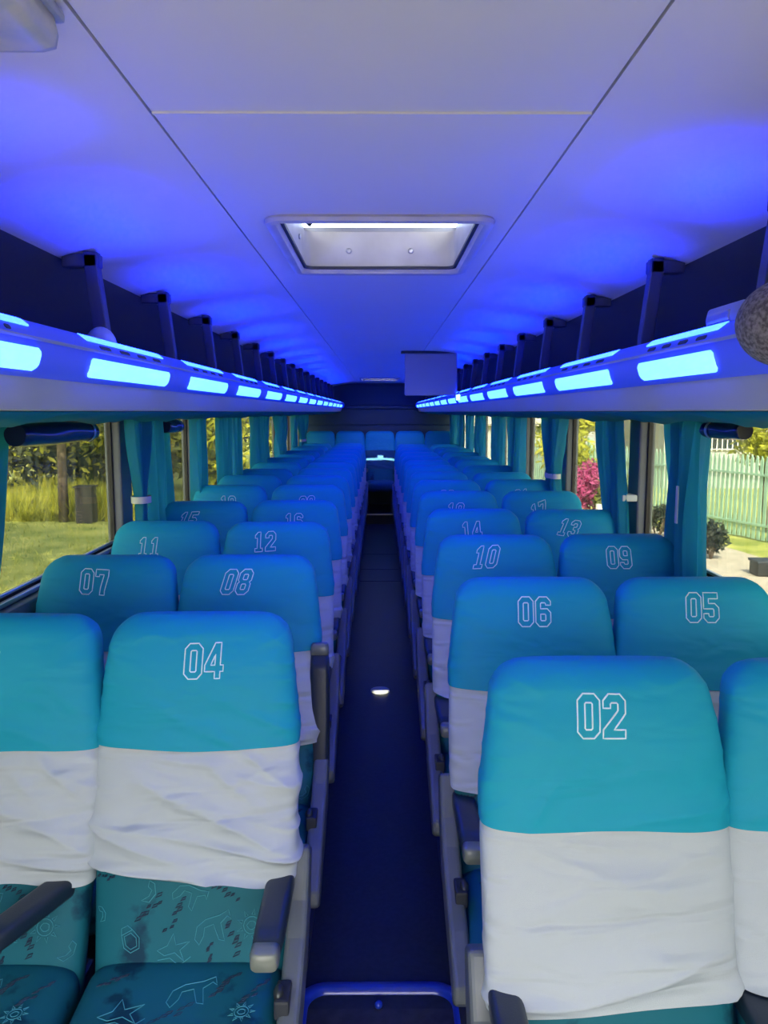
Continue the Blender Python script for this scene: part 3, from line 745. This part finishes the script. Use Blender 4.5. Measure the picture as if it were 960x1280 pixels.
def make_seat(sx, sy, sd, aisle, num, label, cov, meshes_near=False, arm='down', z=0, doods=None, rot=0, slant=0, group='bus seats', base=True):
    root = empty('bus_seat', (sx, sy, z))
    bk = link_mesh('backrest', me_core, root); cu = link_mesh('cushion', me_cush, root)
    cv = link_mesh('cover', cov[0], root); link_mesh('cover_skirt', cov[1], root)
    if num:
        nm = link_mesh('number', number_mesh(num, rot, slant, cx=NOFF.get(num, (0, 0))[0], cz=1.103 + NOFF.get(num, (0, 0))[1], wr=cov[2]), cv); nm['label'] = 'white stitched outline number %s' % num
    if not base:
        for c in root.children:
            if c.name.startswith('cover_skirt'): c.data = me_rear
            if c.name.startswith('cushion'): c.data = _u
    link_mesh('seat_pan', me_pan, root)
    inn = -sd                                 # side that faces the aisle
    for k in (-1, 1):
        l = link_mesh('leg_frame', me_leg, root); l.location = (k * .19, 0, 0)
    ax = inn * (.208 if aisle else .215)
    ar = link_mesh('armrest', me_arm, root); link_mesh('armrest_cap', me_cap, ar)['label'] = 'grey end cap'
    if arm == 'down': ar.location = (ax, -.03, .625)
    else: ar.location = (inn * .243, -.10, .535); ar.rotation_euler = (math.radians(-98), 0, 0)
    if num == '03': ar.rotation_euler = (0, 0, math.radians(-20))
    pv = link_mesh('armrest_pivot', me_pivot, root); pv.location = (ax, -.02 if arm == 'down' else -.105, .595)
    if aisle:
        sp = link_mesh('side_panel', me_side, root); sp.location = (inn * .248, 0, -.01)
        md = sp.modifiers.new('b', 'BEVEL'); md.width = .012; md.segments = 3; md.limit_method = 'ANGLE'
        rc = link_mesh('lever_recess', me_recess, sp); rc.location = (-inn * .014, -.33, .462); lv = link_mesh('lever', me_lever, sp); lv.location = (-inn * .022, -.335, .482)
    if doods:
        light = []; darks = []; rr = random.Random(5)
        for a in doods[0]: light += doodle(*a)
        for a in doods[1]: darks += smudge(*a, rr)
        sf = lambda x, z: front_y(x, z, -.002)
        link_mesh('cloth_print', prints(sf, light, 'cloth_print', M['print']), bk)['kind'] = 'stuff'; link_mesh('dark_print', prints(sf, darks, 'dark_print', M['darkprint'], .0014), bk)['kind'] = 'stuff'
        light = []; darks = []
        for a in doods[2]: light += doodle(*a)
        for a in doods[3]: darks += smudge(*a, rr)
        sf2 = lambda x, y: -(-cush_top(x, y) - .001)   # y here is depth
        mbl = []
        for nm_, L_, m_, hw in (('cloth_print', light, M['print'], .0010), ('dark_print', darks, M['darkprint'], .0016)):
            mb = MB()
            for pts, cl in L_: ribbon(mb, pts, hw, lambda x, y: -cush_top(x, y) - .0002, cl, .008, .0009)
            mb.v = [(x, zz, -yy) for x, yy, zz in mb.v]
            link_mesh(nm_, mb.mesh(nm_, m_), cu)['kind'] = 'stuff'
    root['_'] = 0; del root['_']
    tag(root, label, 'bus seat', group)
    return root
D_MAIN = ([('hook', -.09, .600, .032, .6), ('beast', .0, .590, .036, -.5), ('sun', .145, .525, .036, 0), ('beast', .055, .520, .042, .15), ('pot', -.135, .495, .032, .5), ('bird', -.03, .478, .04, .1), ('hook', -.205, .545, .022, 1.2), ('hook', .2, .47, .03, .2)],
          [(-.09, .56, .036, .8), (-.03, .545, .036, 1.0), (.08, .595, .034, -.6), (.105, .50, .034, -1.2), (.05, .465, .022, 1.5), (-.2, .62, .02, 0)],
          [('bird', -.10, -.36, .05, .3), ('beast', .03, -.30, .05, .1), ('sun', .15, -.36, .03, 0), ('pot', -.15, -.48, .03, .2), ('hook', .12, -.50, .04, .8)],
          [(-.15, -.27, .03, .5), (.0, -.36, .04, .6), (.10, -.28, .035, 1.0), (.17, -.30, .04, 1.0), (-.05, -.50, .03, .2), (.06, -.47, .03, .9)])
NOFF = {'03': (-.045, .0), '07': (-.03, .024), '08': (-.032, .024), '12': (-.045, .026), '11': (-.06, 0), '15': (-.07, .01), '04': (.02, .004), '02': (-.012, .012), '06': (0, .018), '05': (.006, .028), '10': (-.04, .028), '09': (-.015, .022), '14': (-.012, .008), '13': (-.03, .022), '17': (-.03, .0), '18': (-.02, 0)}
rots = {'04': (.03, .04), '08': (.0, .28), '12': (.06, .05), '16': (0, 0), '20': (.05, .1), '07': (-.05, -.05), '11': (.0, .05), '15': (.05, .45), '19': (0, -.1), '02': (0, .06), '06': (0, .04), '10': (.05, .35),
        '14': (.05, 0), '18': (0, .2), '22': (0, 0), '05': (0, .1), '09': (0, 0), '13': (-.15, .35), '17': (.35, .3), '21': (.1, .2), '01': (0, .05), '03': (0, .05)}
AX, WX = .442, .918
for sd in (-1, 1):
    for k in range(ROWN):
        y = (DL if sd < 0 else DR) + PITCH * k
        zz = .013 * min(k, 4)
        for aisle in (True, False):
            n = 4 * k + (4 if sd < 0 else 2) - (0 if aisle else 1); num = '%02d' % n; vis = n <= 22
            if sd < 0 and k > 4: vis = False
            cov = near_cov.get(num) or far_cov[(k * 2 + (1 if aisle else 0)) % 4]
            where = '%s seat on the %s' % ('aisle' if aisle else 'window', side[sd])
            if vis: lab = 'teal and white %s stitched %s, %s row from the front' % (where, num, ORD[k])
            else: lab = 'blue-lit teal covered %s, %s row from the front' % (where, ORD[k])
            dd = D_MAIN if num in ('04', '03', '06', '08') else None
            r, s_ = rots.get(num, (0, 0))
            make_seat(sd * (AX if aisle else WX), y, sd, aisle, num if vis else None, lab, cov, arm='up' if num == '08' else 'down', z=zz + (0 if aisle else .004 * ((k * 7) % 3 - 1)), doods=dd, rot=r, slant=s_, group='teal-covered bus seats in rows')
pos = ['far left', 'left of centre', 'centre', 'right of centre', 'far right']
for i in range(5):
    make_seat(-.94 + .47 * i, 12.65, 1, False, None, 'dark teal rear bench seat, %s of the five' % pos[i], far_cov[i % 4], z=.20, group='rear row seats', base=False)

# ------------------------------------------------------------------ floor hatch with blue rim
root = empty('floor_hatch', (0, 0, 0))
mb = MB()
def rr2(i): return rrect(-.252 + i, .252 - i, .98 + i, 2.19 - i, .10 - i, 8)
rg = [(0, .0), (0, .016), (.006, .022), (.028, .024), (.040, .020), (.046, .006), (.046, 0)]
mb.loft([[(x, y, z) for x, y in rr2(i)] for i, z in rg], True, False); mb.build('rim', M['bluerim'], root, smooth=True)
mb = MB(); mb.prism_z(rr2(.042), .001, .008); mb.build('hatch_plate', M['hatchmat'], root)
mb = MB(); mb.ell((-.005, 2.10, .014), (.012, .012, .012), 16, 10); mb.build('knob', M['bluerim'], root, smooth=True)
tag(root, 'dark floor hatch with raised blue rim at the front of the aisle', 'floor hatch')
# aisle edge trims
for i, sd in enumerate((-1, 1)):
    mb = MB(); mb.prism_x([(FRONT_Y, 0), (1.6, .0), (4.8, .052), (11.73, .052), (11.73, .075), (4.8, .075), (1.6, .022), (FRONT_Y, .022)], *sorted((sd * .275, sd * .295)))
    struct(mb.build('trim_%d' % (3 + i), M['metal']))
o = MB().prism_z([(.055 * math.cos(t * PI / 12), 4.60 + .055 * math.sin(t * PI / 12)) for t in range(24)], .045, .058).build('sun_spot_disc', M['band']); tag(o, 'small pale round disc added on the aisle floor to brighten the sun spot', 'disc')  # pale disc added where the hatch sunlight lands, to brighten the spot
#OUTSIDE
# ------------------------------------------------------------------ outside
GZ = -1.25
def gmat(name, cols, scale, bump=.3, rough=.9):
    m = bpy.data.materials.new(name); m.use_nodes = True; n = m.node_tree; b = n.nodes['Principled BSDF']; b.inputs['Roughness'].default_value = rough
    tc = n.nodes.new('ShaderNodeTexCoord'); t = n.nodes.new('ShaderNodeTexNoise'); t.inputs['Scale'].default_value = scale; t.inputs['Detail'].default_value = 8
    n.links.new(tc.outputs['Object'], t.inputs['Vector']); r = n.nodes.new('ShaderNodeValToRGB')
    r.color_ramp.elements[0].position = .35; r.color_ramp.elements[1].position = .65
    r.color_ramp.elements[0].color = (*cols[0], 1); r.color_ramp.elements[1].color = (*cols[1], 1)
    n.links.new(t.outputs['Fac'], r.inputs[0]); n.links.new(r.outputs[0], b.inputs['Base Color'])
    bp = n.nodes.new('ShaderNodeBump'); bp.inputs['Strength'].default_value = bump; n.links.new(t.outputs['Fac'], bp.inputs['Height']); n.links.new(bp.outputs[0], b.inputs['Normal'])
    return m
def leafmat(name, c1, c2, tr=.35):
    m = gmat(name, (c1, c2), 1.7, 0, .6); n = m.node_tree; b = n.nodes['Principled BSDF']
    t = n.nodes.new('ShaderNodeBsdfTranslucent'); t.inputs['Color'].default_value = (*c2, 1); mx = n.nodes.new('ShaderNodeMixShader'); mx.inputs[0].default_value = tr
    n.links.new(b.outputs[0], mx.inputs[1]); n.links.new(t.outputs[0], mx.inputs[2]); n.links.new(mx.outputs[0], n.nodes['Material Output'].inputs['Surface']); return m
M.update(
    lawn=gmat('lawn', ((.26, .30, .045), (.56, .55, .13)), 1.2),
    pave=gmat('pavement', ((.50, .43, .33), (.60, .52, .42)), 3, .1),
    asphalt=gmat('asphalt', ((.12, .12, .12), (.17, .17, .16)), 12, .2),
    bark=gmat('bark', ((.10, .07, .045), (.20, .15, .10)), 14),
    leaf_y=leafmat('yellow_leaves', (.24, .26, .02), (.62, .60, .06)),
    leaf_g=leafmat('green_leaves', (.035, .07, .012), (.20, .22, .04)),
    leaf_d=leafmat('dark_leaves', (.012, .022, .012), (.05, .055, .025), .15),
    leaf_m=leafmat('magenta_leaves', (.25, .02, .10), (.65, .12, .32)),
    fence=mat('fence_paint', (.36, .56, .42), .5), housew=gmat('house_wall', ((.42, .43, .45), (.50, .50, .50)), 2, .05),
    tin=mat('roof_tin', (.66, .60, .50), .5), grille=mat('white_grille', (.75, .75, .72), .5), boxm=mat('box_brown', (.045, .036, .034), .7), wglass=mat('dark_pane', (.03, .04, .05), .1),
    white2=mat('white_paint', (.8, .78, .72), .6))
g = MB().box(-120, 120, -60, 160, GZ - .3, GZ).build('ground', M['lawn']); struct(g, 'lawn around the bus')
g = MB().prism_z([(-9, -40), (7.6, -40), (8.6, 10), (7.3, 19), (4.3, 32), (-1.9, 60), (-1.9, -1), (-9, -2)], GZ, GZ + .02).build('pavement', M['pave']); struct(g, 'sunlit pale pavement outside the right windows')
def leaves(mb, c, r, n, size, rr, squash=1, el=1.6):
    vs = []; fs = []
    for i in range(n):
        d = Vector((rr.gauss(0, 1), rr.gauss(0, 1), rr.gauss(0, 1))).normalized() * (rr.random() ** .45)
        p = Vector((c[0] + d.x * r, c[1] + d.y * r, c[2] + d.z * r * squash))
        a = Vector((rr.gauss(0, 1), rr.gauss(0, 1), rr.gauss(0, 1))).normalized(); b = a.orthogonal().normalized()
        s = size * rr.uniform(.6, 1.3); k = len(vs)
        vs += [p - a * s * el, p + b * s * .6, p + a * s * el, p - b * s * .6]; fs.append((k, k + 1, k + 2, k + 3))
    mb.add(vs, fs)
def rawbuild(mb, name, m, parent=None):
    me = bpy.data.meshes.new(name); me.from_pydata(mb.v, [], mb.f); me.materials.append(m)
    o = bpy.data.objects.new(name, me); C.objects.link(o)
    if parent is not None: o.parent = parent
    return o
def tree(x, y, h, cr, m, label, n=2600, trunk=.13, nb=7, size=.09, ground=GZ, seed=1, low=.35, grp=None, cat='tree', name='tree', yel=None):
    rr = random.Random(seed); root = empty(name, (x, y, ground)); mb = MB()
    pts = [(0, 0, -.05), (.05 * rr.gauss(0, 1), .05, h * .3), (.1 * rr.gauss(0, 1), .08, h * .55), (.15, .1, h * .8)]
    mb.tube(pts, trunk, 10, True, [trunk * 1.25, trunk, trunk * .7, trunk * .3])
    bl = []
    for k in range(nb):
        a = 2 * PI * k / nb + rr.uniform(-.4, .4); q = cr * rr.uniform(.25, .62); zz = h * rr.uniform(low, .92)
        bl.append((math.cos(a) * q, math.sin(a) * q, zz))
        mb.tube([(0, 0, h * .3), (math.cos(a) * q * .5, math.sin(a) * q * .5, (h * .3 + zz) / 2), bl[-1]], .03, 6, True, [trunk * .45, trunk * .3, .012])
    mb.build('trunk', M['bark'], root, smooth=True)
    mb = MB()
    for b in bl: leaves(mb, b, cr * .5, n // nb, size, rr, .75)
    o = rawbuild(mb, 'crown', m, root); o['kind'] = 'stuff'
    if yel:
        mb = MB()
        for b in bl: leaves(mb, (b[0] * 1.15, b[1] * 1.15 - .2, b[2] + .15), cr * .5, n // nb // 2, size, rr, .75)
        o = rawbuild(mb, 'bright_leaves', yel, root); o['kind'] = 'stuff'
    tag(root, label, cat, grp); return root
# ---- left: meadow, trunk, brown box, trees
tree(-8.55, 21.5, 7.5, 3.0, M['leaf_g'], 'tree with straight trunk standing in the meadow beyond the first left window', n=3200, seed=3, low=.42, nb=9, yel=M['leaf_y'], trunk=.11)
root = empty('utility_box', (-7.86, 21.3, GZ)); MB().box(-.22, .22, -.2, .2, 0, .95, .02).build('body', M['boxm'], root); MB().box(-.26, .26, -.24, .24, .95, 1.0, .01).build('lid', M['boxm'], root)
tag(root, 'dark brown box standing right of the tree trunk in the meadow', 'box')
WOOD = ['in the near middle', 'left of the trunk at the back', 'at the far left', 'just behind the brown box', 'tallest at the outer end', 'in the far middle row', 'nearest to the bus line, slim', 'farthest along the bus line', 'in the deep back row']
specs = [(-13.5, 27, 7, 3.8, 'leaf_d'), (-10.8, 29.5, 8, 4.0, 'leaf_d'), (-17, 24, 7, 3.2, 'leaf_d'), (-7.4, 30.5, 8, 3.0, 'leaf_g'), (-20, 30, 9, 4, 'leaf_d'), (-8.6, 38, 9, 3.5, 'leaf_d'), (-5.8, 25.5, 6, 1.7, 'leaf_g'), (-6.8, 45, 9, 3.5, 'leaf_g'), (-13, 38, 9, 4, 'leaf_d')]
for i, (x, y, h_, c_, m_) in enumerate(specs):
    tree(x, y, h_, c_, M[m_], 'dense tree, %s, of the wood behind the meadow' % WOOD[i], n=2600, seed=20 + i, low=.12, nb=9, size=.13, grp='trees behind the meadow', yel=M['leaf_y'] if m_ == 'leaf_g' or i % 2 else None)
# trees beside the bus whose crowns shade the near grass
tree(-6.4, 10.2, 8.5, 2.4, M['leaf_g'], 'tall tree beside the bus shading the near grass on the left', n=2600, seed=41, low=.6, nb=8, size=.14, trunk=.2, grp='shade trees')
tree(-8.6, 13.6, 8.0, 2.6, M['leaf_g'], 'slimmer shade tree beside the bus, behind the taller one', n=1800, seed=42, low=.65, nb=7, size=.14, trunk=.2, grp='shade trees')
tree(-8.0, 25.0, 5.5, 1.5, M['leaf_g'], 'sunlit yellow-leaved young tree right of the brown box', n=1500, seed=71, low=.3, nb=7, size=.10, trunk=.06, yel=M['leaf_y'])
rr = random.Random(8); mb = MB()
for i in range(26000):
    y = rr.uniform(21.5, 29); x = rr.uniform(-.62, -.30) * y; q = .5 + .5 * math.sin(x * 1.9) * math.cos(y * 1.3); h_ = rr.uniform(.18, .5) + q * rr.uniform(0, .7); a = rr.uniform(0, PI); d = .03
    k = len(mb.v); lx = rr.gauss(0, .2); ly = rr.gauss(0, .2)
    mb.v += [(x - d * math.cos(a), y - d * math.sin(a), GZ), (x + d * math.cos(a), y + d * math.sin(a), GZ), (x + lx, y + ly, GZ + h_)]; mb.f.append((k, k + 1, k + 2))
o = rawbuild(mb, 'meadow_grass', M['leaf_y']); tag(o, 'tall yellow-green grass of the meadow beyond the left windows', 'grass', kind='stuff')
mb = MB()
for i in range(9000):
    y = rr.uniform(6, 21.5); x = -2.6 - rr.random() * (y * .5 + 3); h_ = rr.uniform(.04, .13); a = rr.uniform(0, PI); d = .012; k = len(mb.v)
    mb.v += [(x - d * math.cos(a), y - d * math.sin(a), GZ), (x + d * math.cos(a), y + d * math.sin(a), GZ), (x + rr.gauss(0, .04), y + rr.gauss(0, .04), GZ + h_)]; mb.f.append((k, k + 1, k + 2))
o = rawbuild(mb, 'short_grass', M['lawn']); tag(o, 'short half-shaded grass close to the bus on the left', 'grass', kind='stuff')
# ---- right: fence, bushes, house
FA, FB = Vector((11.2, 10.0)), Vector((4.9, 30.5)); FL = (FB - FA).length; FD = (FB - FA).normalized(); FN = Vector((FD.y, -FD.x))
fr = empty('picket_fence', (FA.x, FA.y, GZ)); fr.rotation_euler = (0, 0, math.atan2(FD.y, FD.x))
mb = MB(); w_ = .045; mb.loft([[(-w_, -.012, 0), (w_, -.012, 0), (w_, .012, 0), (-w_, .012, 0)], [(-w_, -.012, 1.78), (w_, -.012, 1.78), (w_, .012, 1.78), (-w_, .012, 1.78)], [(-.006, -.012, 1.92), (.006, -.012, 1.92), (.006, .012, 1.92), (-.006, .012, 1.92)]])
mp_ = mb.mesh('picket', M['fence'])
for i in range(int(FL / .155)):
    p = link_mesh('picket', mp_, fr); p.location = (i * .155, 0, .04 + .01 * math.sin(i))
mpp = MB().box(-.06, .06, -.06, .06, 0, 2.15, .01).mesh('post', M['fence'])
for i in range(int(FL / 2.6) + 1): p = link_mesh('post', mpp, fr); p.location = (i * 2.6 + .07, .05, 0)
for z in (.35, 1.5): MB().box(0, FL, .012, .05, z, z + .05).build('rail', M['fence'], fr)
tag(fr, 'pale green picket fence along the pavement outside the right windows', 'fence')
def at(px, y): return (px - 475) / 1000 * y
def bush(px, y, r, m, label, n=900, size=.06, z=.5, seed=1, cat='bush', sq=1):
    root = empty('bush', (at(px, y), y, GZ)); mb = MB(); rr = random.Random(seed)
    for k in range(5):
        a = rr.uniform(0, 6.28); mb.tube([(0, 0, -.02), (math.cos(a) * r * .3, math.sin(a) * r * .3, z), (math.cos(a) * r * .5, math.sin(a) * r * .5, z + r * .6)], .02, 6)
    mb.build('stems', M['bark'], root, smooth=True); mb = MB()
    for k in range(5): leaves(mb, (rr.uniform(-.4, .4) * r, rr.uniform(-.4, .4) * r, z + r * rr.uniform(.2, .8)), r * .62, n // 5, size, rr, sq)
    o = rawbuild(mb, 'foliage', m, root); o['kind'] = 'stuff'; tag(root, label, cat); return root
bush(742, 21.5, .85, M['leaf_m'], 'magenta flowering bush before the fence in the second right window', 1100, .07, .55, 1)
bush(674, 29, .9, M['leaf_m'], 'small far magenta bush seen between the right curtains', 700, .07, .6, 2)
bush(716, 25, 1.3, M['leaf_y'], 'yellow-green shrub left of the magenta bush', 1200, .08, 1.0, 3)
bush(770, 20.5, .7, M['leaf_g'], 'green shrub right of the magenta bush', 700, .07, .4, 4)
bush(895, 15.8, .32, M['leaf_d'], 'dark creeper at the foot of the fence post beside the broad right curtain', 500, .05, .3, 5, sq=1.6)
bush(825, 18.5, .5, M['leaf_d'], 'dark low shrub at the fence foot in the gap between right curtains', 400, .05, .2, 6)
o = MB().tube([(at(753, 20.2), 20.2, GZ), (at(753, 20.2), 20.2, GZ + .62)], .12, 14).build('bollard', M['white2'], smooth=False); tag(o, 'short white bollard at the foot of the magenta bush', 'bollard')
root = empty('litter_bin', (at(966, 14.2), 14.2, GZ + .02)); MB().box(-.22, .22, -.18, .18, .0, .26, .04).build('body', M['black'], root); MB().box(-.24, .24, -.20, .20, .24, .29, .02).build('rim', M['dark'], root)
tag(root, 'small dark tub on the pavement at the right photo edge', 'tub')
# house with tin roof
def house():
    root = empty('house', (17, 31, GZ)); 
    mb = MB(); mb.box(-6, 9, 0, 8, 0, 3.4); wl = mb.build('wall', M['housew'], root)
    mb = MB(); mb.box(-6.5, 9.5, -.5, 8.5, 3.4, 3.55); mb.build('roof_slab', M['tin'], root)
    for wx in (-4.4, -1.6, 1.6, 4.6):
        f = MB().box(wx, wx + 1.7, -.05, .02, 1.5, 2.7).build('window', M['wglass'], root)
        for i in range(9): MB().box(wx + i * .2, wx + i * .2 + .04, -.10, -.06, 1.45, 2.75).build('grille_bar', M['grille'], f)
        for zz in (1.5, 2.1, 2.7): MB().box(wx - .03, wx + 1.7, -.12, -.08, zz, zz + .04).build('grille_bar', M['grille'], f)
    tag(root, 'grey house with white window grilles behind the fence', 'house')
house()
root = empty('long_shed', (11, 44, GZ)); MB().box(-12, 6, 0, 8, 0, 2.2).build('wall', M['housew'], root)
for i in range(30): MB().box(-12.3 + i * .61, -11.72 + i * .61, -.4, 4, 2.2 + .02 * (i % 2), 2.25 + .02 * (i % 2)).build('roof_sheet', M['tin'], root)
for j in range(6): MB().box(-12.3, 6, -.4 + .5 * j, .1 + .5 * j, 2.3 + .45 * j, 2.76 + .45 * j).build('roof_step', M['tin'], root)
tag(root, 'long pale shed with ribbed roof beyond the fence on the right', 'shed')
tree(at(960, 19) + .3, 19.5, 3.6, 1.3, M['leaf_y'], 'bright yellow leafed tree behind the fence at the right photo edge', n=1600, seed=61, low=.5, nb=7, size=.07, trunk=.06)
tree(at(727, 34), 34, 4.2, 1.6, M['leaf_y'], 'small yellow-green tree rising above the fence in the second right window', n=900, seed=62, low=.5, nb=6, size=.1, trunk=.07)
tree(at(690, 37), 37, 4.2, 1.8, M['leaf_g'], 'green tree behind the far end of the fence on the right', n=900, seed=63, low=.4, nb=6, size=.1, trunk=.07)
